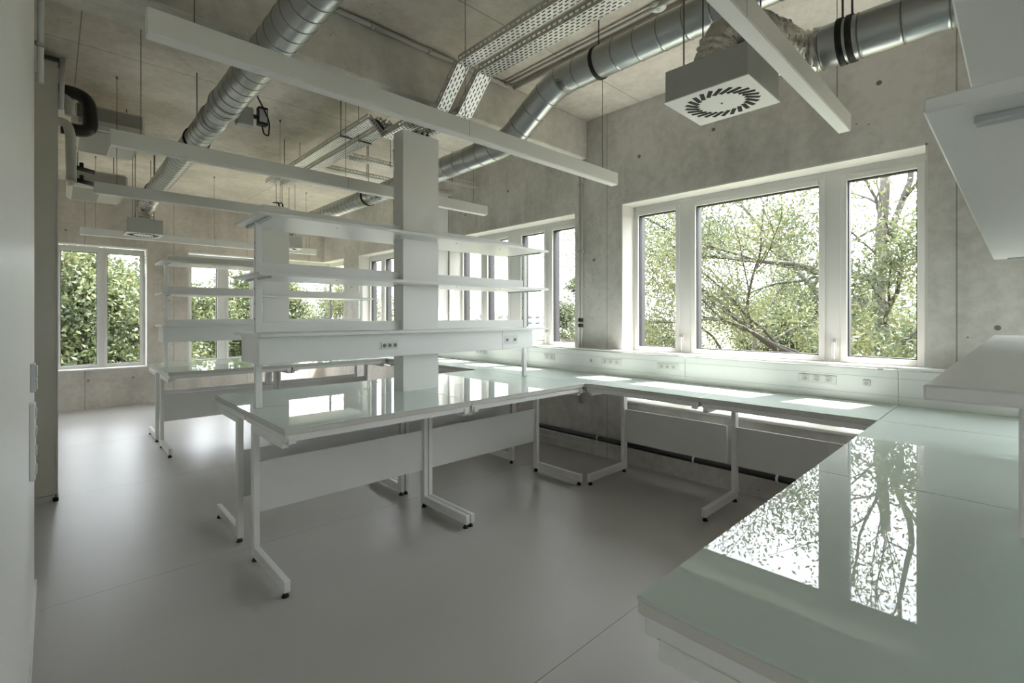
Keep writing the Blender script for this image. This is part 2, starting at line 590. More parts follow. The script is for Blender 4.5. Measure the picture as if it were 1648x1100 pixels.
# ------------------------------------------------------------------ windows
def window(name, label, a, b, lites, z0, z1, transom=None, wall='x', handles=(), dark=True):
    """lites: glass intervals along the wall; transom=(z_low, z_high); the local frame: s along wall, d = depth outwards"""
    w = tag(put(name, None), label, None, None, 'structure')
    D0 = (XW if wall == 'x' else YF)

    def bx(mb, s0, s1, d0, d1, za, zb, mat=0, bv=0.0):
        if wall == 'x':
            mb.box(D0 + d0, D0 + d1, s0, s1, za, zb, mat, bv)
        else:
            mb.box(s0, s1, D0 + d0, D0 + d1, za, zb, mat, bv)
        return mb
    F0, F1, G = 0.215, 0.285, 0.262
    # lining of the reveal
    mb = MB()
    bx(mb, a, b, 0.001, F0, z1 - .012, z1)
    bx(mb, a, a + .012, 0.001, F0, z0, z1)
    bx(mb, b - .012, b, 0.001, F0, z0, z1)
    mb.build('reveal_lining', 'lining_paint', w)
    bx(MB(), a, b, -0.012, F0, z0, z0 + .025, 0, .004).build('sill', 'lining_paint', w)
    zl, zh = z0 + .025, z1 - .012
    if transom:
        bx(MB(), a + .012, b - .012, .005, F0 + .012, 1.128, 1.150, 0, .004).build('window_board', 'lining_paint', w)  # board out of sight, placed to keep sun off the floor below
    rows = [(zl + .055, zh - .095)]
    if transom:
        rows = [(zl + .05, transom[0]), (transom[1], zh - .095)]
    # fixed frame: posts and rails
    mb = MB()
    edges = [a + .012] + [v for l in sorted(lites) for v in l] + [b - .012]
    for i in range(0, len(edges), 2):
        bx(mb, edges[i], edges[i + 1], F0 + .012, F1, zl, zh)
    for s0, s1 in sorted(lites):
        bx(mb, s0, s1, F0 + .012, F1, zl, rows[0][0])
        bx(mb, s0, s1, F0 + .012, F1, rows[-1][1], zh)
        if transom:
            bx(mb, s0, s1, F0 + .012, F1, transom[0], transom[1])
    mb.build('frame', 'frame_white', w)
    for k, (s0, s1) in enumerate(sorted(lites)):
        for r_, (za, zb) in enumerate(rows):
            top = r_ == len(rows) - 1
            if top:
                # casement leaf standing slightly proud of the frame
                mb = MB()
                t = .042
                bx(mb, s0 - t, s0, F0, F0 + .014, za - t, zb + t, 0, .003)
                bx(mb, s1, s1 + t, F0, F0 + .014, za - t, zb + t, 0, .003)
                bx(mb, s0, s1, F0, F0 + .014, zb, zb + t, 0, .003)
                bx(mb, s0, s1, F0, F0 + .014, za - t, za, 0, .003)
                mb.build('casement', 'frame_white', w)
            mb = MB()
            e = .008
            for q in ((s0, s0 + e, za, zb), (s1 - e, s1, za, zb), (s0, s1, za, za + e), (s0, s1, zb - e, zb)):
                bx(mb, q[0], q[1], F0 + .03, F1 + .001, q[2], q[3])
            mb.build('gasket', 'gasket_black', w)
            bx(MB(), s0, s1, G, G + .006, za, zb).build('pane', 'window_glass', w)
            if dark:
                mb = MB()
                bx(mb, s0 - .02, s0, F1, F1 + .075, za, zb)
                bx(mb, s1, s1 + .02, F1, F1 + .075, za, zb)
                bx(mb, s0 - .02, s1 + .02, F1, F1 + .05, zb, zb + .02)
                mb.build('outer_cladding', 'cladding_dark', w)
    for s, z in handles:
        mb = MB()
        bx(mb, s - .014, s + .014, F0 - .012, F0 + .002, z - .035, z + .035, 0, .004)
        bx(mb, s - .009, s + .009, F0 - .05, F0 - .01, z + .002, z + .02, 0, .004)
        bx(mb, s - .011, s + .011, F0 - .055, F0 - .038, z - .115, z + .022, 0, .005)
        mb.build('handle', 'handle_white', w)
    return w


TR = (1.045, 1.205)  # lower edge dropped behind the trunking to block sun towards the floor
L3 = [(0.514, 0.941), (1.133, 2.177), (2.381, 2.808)]
window('window_1', 'three-part white window behind the wall bench, tree close outside', .435, 2.87, L3, Z0, Z1, TR, 'x', [(1.02, 1.30), (2.30, 1.30)])
L4 = [(3.55, 4.03), (4.17, 4.58), (4.84, 5.27), (5.41, 5.84)]
window('window_2', 'four-part white window half hidden behind the middle shelf rack', 3.48, 5.89, L4, Z0, Z1, TR, 'x', [(4.10, 1.30), (5.34, 1.30)])
L4b = [(v[0] + 2.95, v[1] + 2.95) for v in L4]
window('window_3', 'four-part white window left of the tall service column', 6.43, 8.85, L4b, Z0, Z1, TR, 'x', [(7.05, 1.30)])
window('window_4', 'two-part white window at the far left with dense green tree outside', -.03, 1.20, [(.09, .54), (.675, 1.123)], Z0, Z1, None, 'y')
window('window_5', 'two-part white window in the far wall behind the far shelf rack', 1.79, 3.00, [(1.89, 2.31), (2.505, 2.92)], Z0, Z1, None, 'y')
window('window_6', 'three-part white window in the wall beside the viewer', -2.61, -.175, [(v[0] - 3.045, v[1] - 3.045) for v in L3], Z0, Z1, TR, 'x')
window('window_7', 'three-part white window at the near end of the wall', -5.65, -3.22, [(v[0] - 6.085, v[1] - 6.085) for v in L3], Z0, Z1, TR, 'x')
# corner window
w = tag(put('window_8', None), 'white corner window with a slim dark corner post, deep in the room', None, None, 'structure')
MB().box(3.50, XO - .05, YF - .01, YO - .06, Z0, Z0 + .03).box(XW - .01, XO - .05, 9.5, YF, Z0, Z0 + .03).build('sill', 'lining_paint', w)
mb = MB()
mb.box(3.50, 3.60, YF + .21, YF + .29, Z0 + .03, Z1)
mb.box(3.60, 4.55, YF + .21, YF + .29, Z1 - .09, Z1)
mb.box(3.60, 4.55, YF + .21, YF + .29, Z0 + .03, Z0 + .10)
mb.box(XW + .21, XW + .29, 9.5, 9.62, Z0 + .03, Z1)
mb.box(XW + .21, XW + .29, 9.62, YF + .25, Z1 - .09, Z1)
mb.box(XW + .21, XW + .29, 9.62, YF + .25, Z0 + .03, Z0 + .10)
mb.build('frame', 'frame_white', w)
MB().box(4.535, 4.575, YF + .245, YF + .285, Z0 + .10, Z1 - .09).build('corner_post', 'cladding_dark', w)
MB().box(3.60, 4.54, YF + .258, YF + .264, Z0 + .10, Z1 - .09).build('pane', 'window_glass', w)
MB().box(XW + .255, XW + .261, 9.62, YF + .245, Z0 + .10, Z1 - .09).build('pane', 'window_glass', w)
MB().box(3.50, 3.512, YF + .001, YF + .21, Z0, Z1).build('reveal_lining', 'lining_paint', w)
MB().box(XW + .001, XW + .21, 9.50, 9.512, Z0, Z1).build('reveal_lining', 'lining_paint', w)

# ------------------------------------------------------------------ lab benches
TOP = 0.92
_bm = {}


def bench_meshes(L, D, leg_y):
    key = (L, D, leg_y)
    if key in _bm:
        return _bm[key]
    M = {}
    e = .0015
    M['glass_top'] = MB().box(e, L - e, 0, D - e, TOP - .009, TOP, 0, .002).mesh('glass_top', ['glass_top'])
    M['bench_board'] = MB().box(e, L - e, .002, D - .004, TOP - .036, TOP - .009, 0, .002).mesh('bench_board', ['bench_board'])
    mb = MB()
    mb.box(.012, L - .012, .014, .044, TOP - .074, TOP - .036)
    mb.box(.012, L - .012, D - .05, D - .02, TOP - .074, TOP - .036)
    mb.box(.012, .042, .044, D - .05, TOP - .074, TOP - .036)
    mb.box(L - .042, L - .012, .044, D - .05, TOP - .074, TOP - .036)
    M['top_frame'] = mb.mesh('top_frame', ['bench_white'])
    mb = MB()                      # C-shaped leg: foot, upright, carrier
    mb.box(-.0175, .0175, .02, leg_y + .06, .032, .098, 0, .004)
    mb.box(-.0175, .0175, leg_y, leg_y + .06, .09, TOP - .074, 0, .003)
    mb.box(-.0175, .0175, .05, leg_y + .01, TOP - .115, TOP - .0745, 0, .003)
    M['leg'] = mb.mesh('leg', ['bench_white'])
    mb = MB()
    mb.ring_sweep([(0, 0, 0), (0, 0, .008), (0, 0, .020), (0, 0, .034)], [.019, .019, .010, .007], 12)
    M['levelling_foot'] = mb.mesh('levelling_foot', ['rubber_black'])
    M['modesty_panel'] = MB().box(.04, L - .04, leg_y + .02, leg_y + .04, .30, .615, 0, .002).mesh('modesty_panel', ['panel_white'])
    M['bracket'] = MB().box(-.02, .02, 0, .035, TOP - .09, TOP - .05, 0, .003).mesh('bracket', ['bench_white'])
    _bm[key] = M
    return M


def bench(label, x, y, rz, L, D=.76, leg_y=.555, group=None, legs=(True, True), panel=True):
    M = bench_meshes(L, D, leg_y)
    t = thing('lab_bench', label, 'lab bench', (x, y, 0), rz, group)
    put('glass_top', M['glass_top'], t)['label'] = 'pale green glass top'
    put('bench_board', M['bench_board'], t)
    put('top_frame', M['top_frame'], t)
    for on, lx in zip(legs, (.022, L - .022)):
        if not on:
            continue
        l = put('leg', M['leg'], t, (lx, 0, 0))
        put('levelling_foot', M['levelling_foot'], l, (0, .05, 0))
        put('levelling_foot', M['levelling_foot'], l, (0, leg_y + .03, 0))
    if panel:
        put('modesty_panel', M['modesty_panel'], t)
    for lx in (.045, L - .045):
        put('bracket', M['bracket'], t, (lx, .006, 0))
    return t


XA, XM, XB = 0.893, 2.173, 3.467       # island: left end, middle joint, right end
g1, g2, g0 = 'benches of the middle island', 'benches of the far island', 'benches of the near island'
bench('white bench at the front left of the middle island, nearest whole bench to the viewer', XA, 2.70, 0, XM - XA, group=g1)
bench('white bench at the front right of the middle island, beside the wall bench', XM, 2.70, 0, XB - XM, group=g1)
bench('white bench at the back left of the middle island, behind its shelf rack', XM, 4.22, PI, XM - XA, group=g1)
bench('white bench at the back right of the middle island, behind the white column', XB, 4.22, PI, XB - XM, group=g1)
bench('white bench at the front left of the far island, its feet on the shiny floor', XA, 6.265, 0, XM - XA, group=g2)
bench('white bench at the front right of the far island', XM, 6.265, 0, XB - XM, group=g2)
bench('white bench at the back left of the far island, beside the far window', XM, 7.785, PI, XM - XA, group=g2)
bench('white bench at the back right of the far island', XB, 7.785, PI, XB - XM, group=g2)
Y0 = 0.572
bench('glass-topped bench filling the lower right corner, its left end cut free', XM, Y0, PI, XM - XA - .02, group=g0)
bench('glass-topped bench at lower right, under the near shelf rack towards the wall', XB, Y0, PI, XB - XM, group=g0)
bench('glass-topped bench on the viewer side of the near island, left half', XA, Y0 - 1.52, 0, XM - XA, group=g0)
bench('glass-topped bench on the viewer side of the near island, right half', XM, Y0 - 1.52, 0, XB - XM, group=g0)
gw = 'benches along the window wall'
XFw = 3.470
for y1, y0, lab, lg in [
    (Y0, Y0 - 1.52, 'wall bench at the end of the near island under the shelf rack', (False, False)),
    (1.64, Y0, 'wall bench under the right half of the three-part window', (True, True)),
    (2.70, 1.64, 'wall bench under the left half of the three-part window, in the inner corner', (True, False)),
    (4.22, 2.70, 'wall bench at the end of the middle island, below the wall pipes', (False, False)),
    (5.245, 4.22, 'wall bench beyond the middle island, below the four-part window', (True, True)),
    (6.265, 5.245, 'wall bench just before the far island', (True, True)),
    (7.785, 6.265, 'wall bench at the end of the far island', (False, False))]:
    bench(lab, XFw, y1, -PI / 2, y1 - y0, .70, .56, gw, lg, panel=lg[0] or lg[1])

# ------------------------------------------------------------------ sockets
_s = MB()
_s.box(-.0225, .0225, -.004, 0, -.0225, .0225, 0, .002)
_s.ring_sweep([(0, -.0055, 0), (0, -.0035, 0)], [.0185, .0185], 16, 0)
_s.ring_sweep([(0, -.0062, 0), (0, -.004, 0)], [.0150, .0150], 16, 1)
ME_SOCKET = _s.mesh('socket', ['socket_white', 'socket_recess'])
ME_SOCKET_PALE = _s.mesh('socket', ['socket_white', 'socket_pale'])
ME_PIN = MB().box(-.006, .006, -.007, -.006, -.002, .002).mesh('socket_pins', ['socket_white'])


def sockets(parent, xs, y, z, rz=0.0, along='x'):
    for s in xs:
        loc = (s, y, z) if along == 'x' else (y, s, z)
        put('socket', ME_SOCKET, parent, loc, (0, 0, rz))


# ------------------------------------------------------------------ shelf racks
def rack(label, yc, dz=0.0, col=True, detail=True, x0=0.905, x1=3.515, half=.285, zs=(1.395, 1.775, 2.145)):
    r = thing('shelf_rack', label, 'shelf rack', (0, yc, 0), 0, 'racks on the island benches')
    th = .022
    posts = (.98, 3.455)
    for px in posts:
        p = MB().box(px - .02, px + .02, -.02, .02, TOP, zs[2] + .06, 0, .003).build('post', 'shelf_white', r)
        for k in range(6):
            MB().box(px - .0215, px - .02, -.006, .006, 1.5 + k * .1, 1.512 + k * .1).build('post_slot', 'socket_recess', p)
    for i, z in enumerate(zs):
        s = MB().box(x0, x1, -half, half, z, z + th, 0, .003).build('shelf', 'shelf_white', r)
        for px in posts:
            if i:
                MB().box(px - .012, px + .012, -half + .05, half - .05, z - .012, z, 0, .002).build('shelf_bracket', 'plastic_grey', s)
        for px in (1.45, 1.95, 2.5, 3.0) if i else ():
            MB().cyl((px, -.14, z - .003), .006, .003, 8).build('screw', 'socket_recess', s)
        h = .085 if i else .07
        if col:
            MB().box(posts[0] + .02, 2.03, -.012, .012, z + th, z + th + h, 0, .002).build('rail', 'shelf_white', r)
            MB().box(2.375, posts[1] - .02, -.012, .012, z + th, z + th + h, 0, .002).build('rail', 'shelf_white', r)
        else:
            MB().box(posts[0] + .02, posts[1] - .02, -.012, .012, z + th, z + th + h, 0, .002).build('rail', 'shelf_white', r)
    t = MB().box(.93, 3.385, -.19, .19, zs[0] - .175, zs[0], 0, .003).build('trunking', 'shelf_white', r)
    if detail:
        for s in (-1, 1):
            rz = 0 if s < 0 else PI
            for c in ((1.79, 1.835, 1.88), (3.04, 3.14)):
                put('socket_plate', ME_PLATE[len(c)], t, ((c[0] + c[-1]) / 2, s * .1905, zs[0] - .09), (0, 0, rz))
                sockets(t, c, s * .1925, zs[0] - .09, rz)
        MB().box(2.985, 2.987, -.1908, -.19, zs[0] - .174, zs[0] - .002).build('trunking_joint', 'socket_recess', t)
    return r


ME_PLATE = {3: MB().box(-.085, .075, -.002, 0, -.03, .03, 0, .001).mesh('socket_plate', ['socket_white']),
            2: MB().box(-.09, .09, -.002, 0, -.04, .04, 0, .001).mesh('socket_plate', ['socket_white']),
            4: MB().box(-.105, .105, -.002, 0, -.032, .032, 0, .001).mesh('socket_plate', ['socket_white'])}
rack('white three-shelf rack standing on the middle island', 3.46)
rack('white three-shelf rack standing on the far island', 7.025)
rack('white shelf rack close at the right edge, on the near island', -.188, zs=(1.405, 1.815, 2.165), detail=False)


def column(label, y):
    c = thing('service_column', label, 'service column', (2.20, y, 0), 0, 'columns on the islands')
    mb = MB()
    x0, x1, y0, y1, zt = -.17, .17, -.06, .09, 3.02
    t = .012
    mb.box(x0, x1, y0, y0 + t, TOP, zt, 0, .001)
    mb.box(x0, x1, y1 - t, y1, TOP, zt, 0, .001)
    mb.box(x0, x0 + t, y0 + t, y1 - t, TOP, zt)
    mb.box(x1 - t, x1, y0 + t, y1 - t, TOP, zt)
    mb.build('casing', 'bench_white', c)
    for k in range(2):
        MB().tube(arc([(.06 + k * .05, 0, 2.5), (.06 + k * .05, .01, 3.06), (.06 + k * .05, .06, 3.10), (.05 + k * .05, .22, 3.12)], .06), .009, 8).build('cable', 'clamp_black', c)
    return c


column('tall white service column rising through the middle shelf rack', 3.46)
column('tall white service column rising through the far shelf rack', 7.025)
column('white service column on the near island beside the viewer', -.188)

# ------------------------------------------------------------------ wall trunking above the wall bench
gt_ = 'trunking along the window wall'
for y0, y1, lab, clusters in [
    (-1.5, .572, 'white wall trunking behind the near island', ()),
    (.575, 2.10, 'white wall trunking with sockets below the right part of the three-part window', ((.98, 1.055, 1.13), (.75,))),
    (2.105, 4.10, 'white wall trunking with sockets in the inner corner below the pier', ((1.96 + .25, 1.96 + .31, 1.96 + .37), (2.83, 2.90, 2.97), (3.15,), (3.72, 3.79))),
    (4.105, 6.10, 'white wall trunking below the four-part window', ((4.9, 4.97, 5.04), (5.6,))),
    (6.105, 7.785, 'white wall trunking at the far island', ())]:
    t = thing('wall_trunking', lab, 'wall trunking', (0, (y0 + y1) / 2, TOP), 0, gt_)
    h = (y1 - y0) / 2
    MB().box(4.165, 4.195, -h, h, .0, .232, 0, .002).build('panel', 'shelf_white', t)
    MB().box(4.160, 4.285, -h, h, .240, .255, 0, .003).build('cap', 'shelf_white', t)
    for z_ in (.055, .178):
        MB().box(4.1638, 4.1652, -h, h, z_, z_ + .003).build('groove', 'plastic_grey', t)
    for k in range(max(2, int(h * 3))):
        yy = -h + .1 + (2 * h - .2) * k / (max(2, int(h * 3)) - 1)
        MB().box(4.175, 4.195, yy - .015, yy + .015, .232, .24).build('clip', 'shelf_white', t)
        MB().box(4.195, 4.305, yy - .012, yy + .012, .10, .13).build('wall_bracket', 'shelf_white', t)
    yc = (y0 + y1) / 2
    for c in clusters:
        if len(c) > 1:
            MB().box(4.158, 4.165, c[0] - .05 - yc, c[-1] + .05 - yc, .10, .165, 0, .002).build('socket_plate', 'socket_white', t)
        for s in c:
            put('socket', ME_SOCKET_PALE, t, (4.157, s - yc, .132), (0, 0, -PI / 2))

# ------------------------------------------------------------------ linear luminaires
for y, lab in [(.685, 'slim white hanging luminaire at top right in front of the air diffuser'),
               (2.297, 'slim white hanging luminaire across the upper middle, nearest long one'),
               (3.95, 'slim white hanging luminaire passing behind the middle column'),
               (5.60, 'slim white hanging luminaire beneath the white fan coil unit'),
               (8.60, 'slim white hanging luminaire farthest back, before the far wall')]:
    l = thing('hanging_luminaire', lab, 'luminaire', (0, y, 2.61), 0, 'linear luminaires in parallel rows')
    b = MB().box(.262, 3.392, 0, .064, .004, .10, 0, .002).build('housing', 'bench_white', l)
    MB().box(.266, 3.388, .003, .061, 0, .006, 0, .001).build('diffuser', 'white_paint', l)
    MB().box(1.826, 1.828, -.0006, .0646, .0035, .1004).build('housing_joint', 'socket_recess', l)
    for x in (.42, 1.82, 3.22):
        wz = MB().tube([(x, .032, .10), (x, .032, CZ - 2.61)], .0022, 6).build('suspension_wire', 'rod_steel', l)
        MB().cyl((x, .032, CZ - 2.61 - .02), .010, .02, 10).build('ceiling_fixing', 'rod_steel', wz)


# ------------------------------------------------------------------ ventilation
def clamp_at(parent, p, r, axis_dir=(0, 1, 0), rods=((0, 1),)):
    d = Vector(axis_dir).normalized()
    P = Vector(p)
    MB().ring_sweep([P - d * .014, P - d * .013, P + d * .013, P + d * .014], [r, r + .008, r + .008, r], 28).build('clamp', 'clamp_black', parent)
    MB().tube([P + Vector((0, 0, r + .004)), (P.x, P.y, CZ)], .005, 8).build('hanger_rod', 'rod_steel', parent)


d1 = thing('round_duct', 'spiral galvanised duct running under the ceiling at upper left', 'air duct', (0, 0, 0), 0, 'round ventilation ducts')
R1 = .100
duct(d1, [(.93, -5.5, 3.10), (.93, 4.02, 3.10)], R1 + .004)
q = crisp([(3.97, .107), (4.06, .113), (4.085, .100), (4.13, .104), (4.15, .093), (4.30, .097), (4.31, .093), (4.40, .104), (4.42, .098), (4.46, .103), (4.48, 0)])
MB().ring_sweep([(.93, y, 3.10) for y, r in q], [r for y, r in q], 32).build('duct_damper', 'galv_duct', d1)
duct(d1, [(.93, 4.42, 3.10), (.93, 7.6, 3.10)], R1 - .003, .11)
for y in (-.2, 5.05, 7.5):
    clamp_at(d1, (.93, y, 3.10), R1, rods=())
b = MB().box(1.02, 1.13, 4.10, 4.18, 3.00, 3.14, 0, .004).build('damper_bracket', 'galv_box', d1)
box_a = thing('damper_actuator', 'small black actuator box with cable beside the left duct', 'actuator', (1.20, 4.13, 3.03))
MB().box(-.035, .035, -.03, .03, 0, .14, 0, .004).build('body', 'actuator_black', box_a)
MB().box(-.072, -.034, -.012, .012, .04, .07, 0, .003).build('shaft', 'steel_dark', box_a)
MB().box(-.028, .028, -.034, -.03, .02, .12, 0, .002).build('cover', 'plastic_grey', box_a)
MB().tube(arc([(0, 0, .0), (.01, 0, -.06), (.05, .01, -.07), (.055, 0, .03), (.02, -.045, .08), (-.05, -.05, .20)], .04), .006, 8).build('cable', 'clamp_black', box_a)

DX, DZL, DZH = 2.75, 2.955, 3.285
d2 = thing('round_duct', 'spiral galvanised duct stepping down under the concrete beam at upper right', 'air duct', (0, 0, 0), 0, 'round ventilation ducts')
path = arc([(DX, -5.5, DZH), (DX, 2.42, DZH), (DX, 2.95, DZL + .01), (DX, 4.0, DZL)], .16, 4)
duct(d2, path, .104, .165)
q = crisp([(3.97, .107), (4.02, .112), (4.045, .100), (4.10, .104), (4.12, .094), (4.36, .098), (4.37, .094), (4.42, .107), (4.45, .100), (4.49, .106), (4.51, 0)])
MB().ring_sweep([(DX, y, DZL) for y, r in q], [r for y, r in q], 32).build('duct_damper', 'galv_duct', d2)
duct(d2, [(DX, 4.45, DZL), (DX, 7.65, DZL)], .097, .11)
clamp_at(d2, (DX, 2.02, DZH), .104)
clamp_at(d2, (DX, 5.4, DZL), .098)
d3 = thing('round_duct', 'short spiral galvanised duct at the top right corner behind the luminaire', 'air duct', (0, 0, 0), 0, 'round ventilation ducts')
duct(d3, [(2.87, -5.5, 2.90), (2.87, .82, 2.90)], .104, .165)
clamp_at(d3, (2.87, .575, 2.90), .104)
clamp_at(d3, (2.87, .615, 2.90), .104)
j = MB().box(2.72, 2.80, 4.06, 4.12, 2.78, 2.84).build('duct_box', 'galv_box', d2)


def flex(name, label, pts, r, n=3):
    P = resample(arc(pts, .16, 6), .010)
    rad = [r * (1 + .05 * math.sin(i * 1.9) + random.uniform(-.035, .035)) for i in range(len(P))]
    mb = MB().ring_sweep(P, rad, 28)
    mb.v = [tuple(Vector(v) + Vector((random.uniform(-1, 1), random.uniform(-1, 1), random.uniform(-1, 1))) * .0035) for v in mb.v]
    o = mb.build(name, 'foil')
    return tag(o, label, 'flexible duct', 'crinkled foil ducts')


flex('flexible_duct', 'crinkled silver foil duct arching behind the large air diffuser',
     [(2.87, .73, 2.90), (2.83, .83, 2.895), (2.62, .86, 2.905), (2.48, .93, 2.93), (2.43, 1.02, 2.91), (2.42, 1.06, 2.785)], .106)
flex('flexible_duct', 'foil duct dropping into the diffuser box at far left', [(.93, 7.58, 3.10), (.93, 7.85, 3.08), (.90, 8.13, 2.98), (.90, 8.2, 2.80)], .100)
flex('flexible_duct', 'foil duct dropping into the farthest diffuser box by the corner window', [(DX, 7.62, DZL), (DX, 7.95, DZL), (DX, 8.2, 2.90), (DX, 8.22, 2.80)], .095)


def diffuser(label, x0, y0, s, z, hb, inset=.006):
    d = thing('air_diffuser', label, 'air diffuser', (x0 + s / 2, y0 + s / 2, z), 0, 'swirl air diffusers')
    h = s / 2
    MB().box(-h + inset, h - inset, -h + inset, h - inset, .006, hb, 0, .002).build('plenum_box', 'galv_box', d)
    pl = MB().box(-h, h, -h, h, 0, .006, 0, .001).build('face_plate', 'white_paint', d)
    sl = MB().box(.105, .180, -.0105, .0105, -.0012, .002).mesh('slot', ['slot_black'])
    for k in range(24):
        a = 2 * PI * k / 24
        q = put('slot', sl, pl, (0, 0, 0), (0, 0, a))
        off = Matrix.Rotation(a, 3, 'Z') @ Vector((.1425, 0, 0))
        tw = a + math.radians(32)
        q.rotation_euler = (0, 0, tw)
        q.location = off - Matrix.Rotation(tw, 3, 'Z') @ Vector((.1425, 0, 0))
        q.location.z = 0
    MB().cyl((0, 0, -.003), .006, .004, 10).build('centre_screw', 'rod_steel', pl)
    for sx, sy in ((-1, -1), (1, -1), (-1, 1), (1, 1)):
        MB().tube([(sx * (h - .10), sy * (h - .06), hb), (sx * (h - .10), sy * (h - .06), CZ - z)], .004, 8).build('hanger_rod', 'rod_steel', d)
    return d


diffuser('large square swirl air diffuser hanging at upper right', 2.283, .849, .42, 2.62, .162)
diffuser('swirl air diffuser box hanging at far left before the far wall', .69, 8.0, .40, 2.62, .20)
diffuser('swirl air diffuser box farthest back beside the corner window', DX - .2, 8.05, .40, 2.62, .20)


# ------------------------------------------------------------------ cable trays
def tray_mesh(path, w, hs=.055):
    """perforated U tray swept along a path in the local x=along plane: path of (s, z); width along t"""
    mb = MB()
    cuts = [0, .006, .034, .040]
    # floor: rows across
    nrow = max(3, int(round(w / .026)))
    tr = [0.0]
    for k in range(nrow):
        a = w * k / nrow
        tr += [a + w / nrow * .32, a + w / nrow * .68]
    tr.append(w)
    V, F = [], []

    def grid(S_, T_, holes, pos):
        n0 = len(mb.v)
        for s in S_:
            for t in T_:
                mb.v.append(pos(s, t))
        m = len(T_)
        for i in range(len(S_) - 1):
            for j_ in range(m - 1):
                if not holes(i, j_):
                    a = n0 + i * m + j_
                    mb.face([a, a + 1, a + m + 1, a + m])
    P = [Vector((p[0], 0, p[1])) for p in path]
    cum = [0.0]
    for a, b_ in zip(P, P[1:]):
        cum.append(cum[-1] + (b_ - a).length)

    def at(s):
        for i in range(len(P) - 1):
            if s <= cum[i + 1] + 1e-9:
                return P[i].lerp(P[i + 1], (s - cum[i]) / (cum[i + 1] - cum[i])), i
        return P[-1], len(P) - 2

    def nrm(i):
        d = (P[i + 1] - P[i]).normalized()
        return Vector((-d.z, 0, d.x))
    for sg in range(len(P) - 1):
        L = (P[sg + 1] - P[sg]).length
        n = max(1, int(L / .044))
        pit = L / n
        ss = []
        for k in range(n):
            ss += [k * pit, k * pit + pit * .1, k * pit + pit * .5, k * pit + pit * .6]
        ss.append(L)
        d = (P[sg + 1] - P[sg]).normalized()
        nn = nrm(sg)

        def hole(i, j_):
            if j_ % 2 == 0:
                return False
            q = i % 4
            return (q in (0, 1, 2)) if (j_ // 2) % 2 == 0 else (q in (2, 3, 0))
        grid(ss, tr, hole, lambda s, t: tuple(P[sg] + d * s + Vector((0, t, 0))))
        hz = [0, hs * .4, hs * .65, hs]
        for t0 in (0.0, w):
            grid(ss, hz, lambda i, j_: j_ == 1 and i % 4 in (0, 1, 2), lambda s, z_: tuple(P[sg] + d * s + nn * z_ + Vector((0, t0, 0))))
    return mb


tz = 3.30
dip = [(-5.5, tz), (2.72, tz), (2.96, 3.07), (3.80, 3.07), (4.05, tz), (6.95, tz)]
for x, w_, lab in [(2.245, .125, 'perforated cable tray under the ceiling, nearer the window side'),
                   (2.06, .10, 'perforated cable tray under the ceiling, on the left of the pair')]:
    t = thing('cable_tray', lab, 'cable tray', (x, 0, 0), 0, 'pair of perforated cable trays')
    me = tray_mesh(dip, w_).mesh('tray', ['galv_tray'])
    o = put('tray', me, t, (w_, 0, 0), (0, 0, PI / 2))
    o['kind'] = 'stuff' if False else 'thing'
    del o['kind']
    for y in (-.5, 1.3, 4.6, 6.2):
        MB().tube([(-.008, y, tz - .02), (-.008, y, CZ)], .004, 6).build('hanger_rod', 'rod_steel', t)
        MB().box(-.012, w_ + .004, y - .008, y + .008, tz - .012, tz - .001).build('support_bar', 'rod_steel', t)
    nc = int(w_ / .021)  # extra cables packed in to darken the slots like the shaded inside
    for k in range(nc):
        cx = (k + .5) * w_ / nc
        MB().tube([(cx, -5, tz + .014)] + [(cx, p[0], p[1] + .014) for p in dip[1:-1]] + [(cx, 6.9, tz + .014)], .0088, 6).build('cable', 'clamp_black', t)
for y, lab in [(5.15, 'short perforated cable tray branching towards the window wall, nearer one'),
               (5.74, 'short perforated cable tray branching towards the window wall, farther one')]:
    t = thing('cable_tray', lab, 'cable tray', (0, y, 0), 0, 'branch cable trays')
    put('tray', tray_mesh([(2.37, tz), (4.25, tz)], .10).mesh('tray', ['galv_tray']), t)
    for k in range(4):  # cables fill the branch tray, giving its slots the dark of shade
        MB().tube([(2.42, .0125 + .025 * k, tz + .014), (4.2, .0125 + .025 * k, tz + .014)], .0088, 6).build('cable', 'clamp_black', t)
    for x in (2.9, 3.8):
        MB().tube([(x, -.008, tz - .02), (x, -.008, CZ)], .004, 6).build('hanger_rod', 'rod_steel', t)

# ------------------------------------------------------------------ conduits, risers, pipes
c = thing('conduit_pipe', 'grey conduit along the top edge of the concrete beam', 'conduit')
MB().tube([(.2, 3.285, 3.66), (3.12, 3.285, 3.66)], .020, 12).build('pipe', 'conduit_grey', c)
for x in (.6, 1.15, 1.7, 2.2):
    MB().ring_sweep([(x - .012, 3.285, 3.66), (x + .012, 3.285, 3.66)], [.025, .025], 12).build('clip', 'conduit_grey', c)
for k, (x, r_) in enumerate(((3.02, .012), (3.13, .019))):
    c = thing('conduit_pipe', ('thin' if k == 0 else 'thicker') + ' grey conduit running along the ceiling beside the right duct', 'conduit')
    MB().tube([(x, -4, CZ - .028), (x, 3.27, CZ - .028)], r_, 10).build('pipe', 'conduit_grey', c)
    for y in (.6, 1.5, 2.5):
        MB().ring_sweep([(x, y - .012, CZ - .028), (x, y + .012, CZ - .028)], [r_ + .005] * 2, 12).build('clip', 'conduit_grey', c)
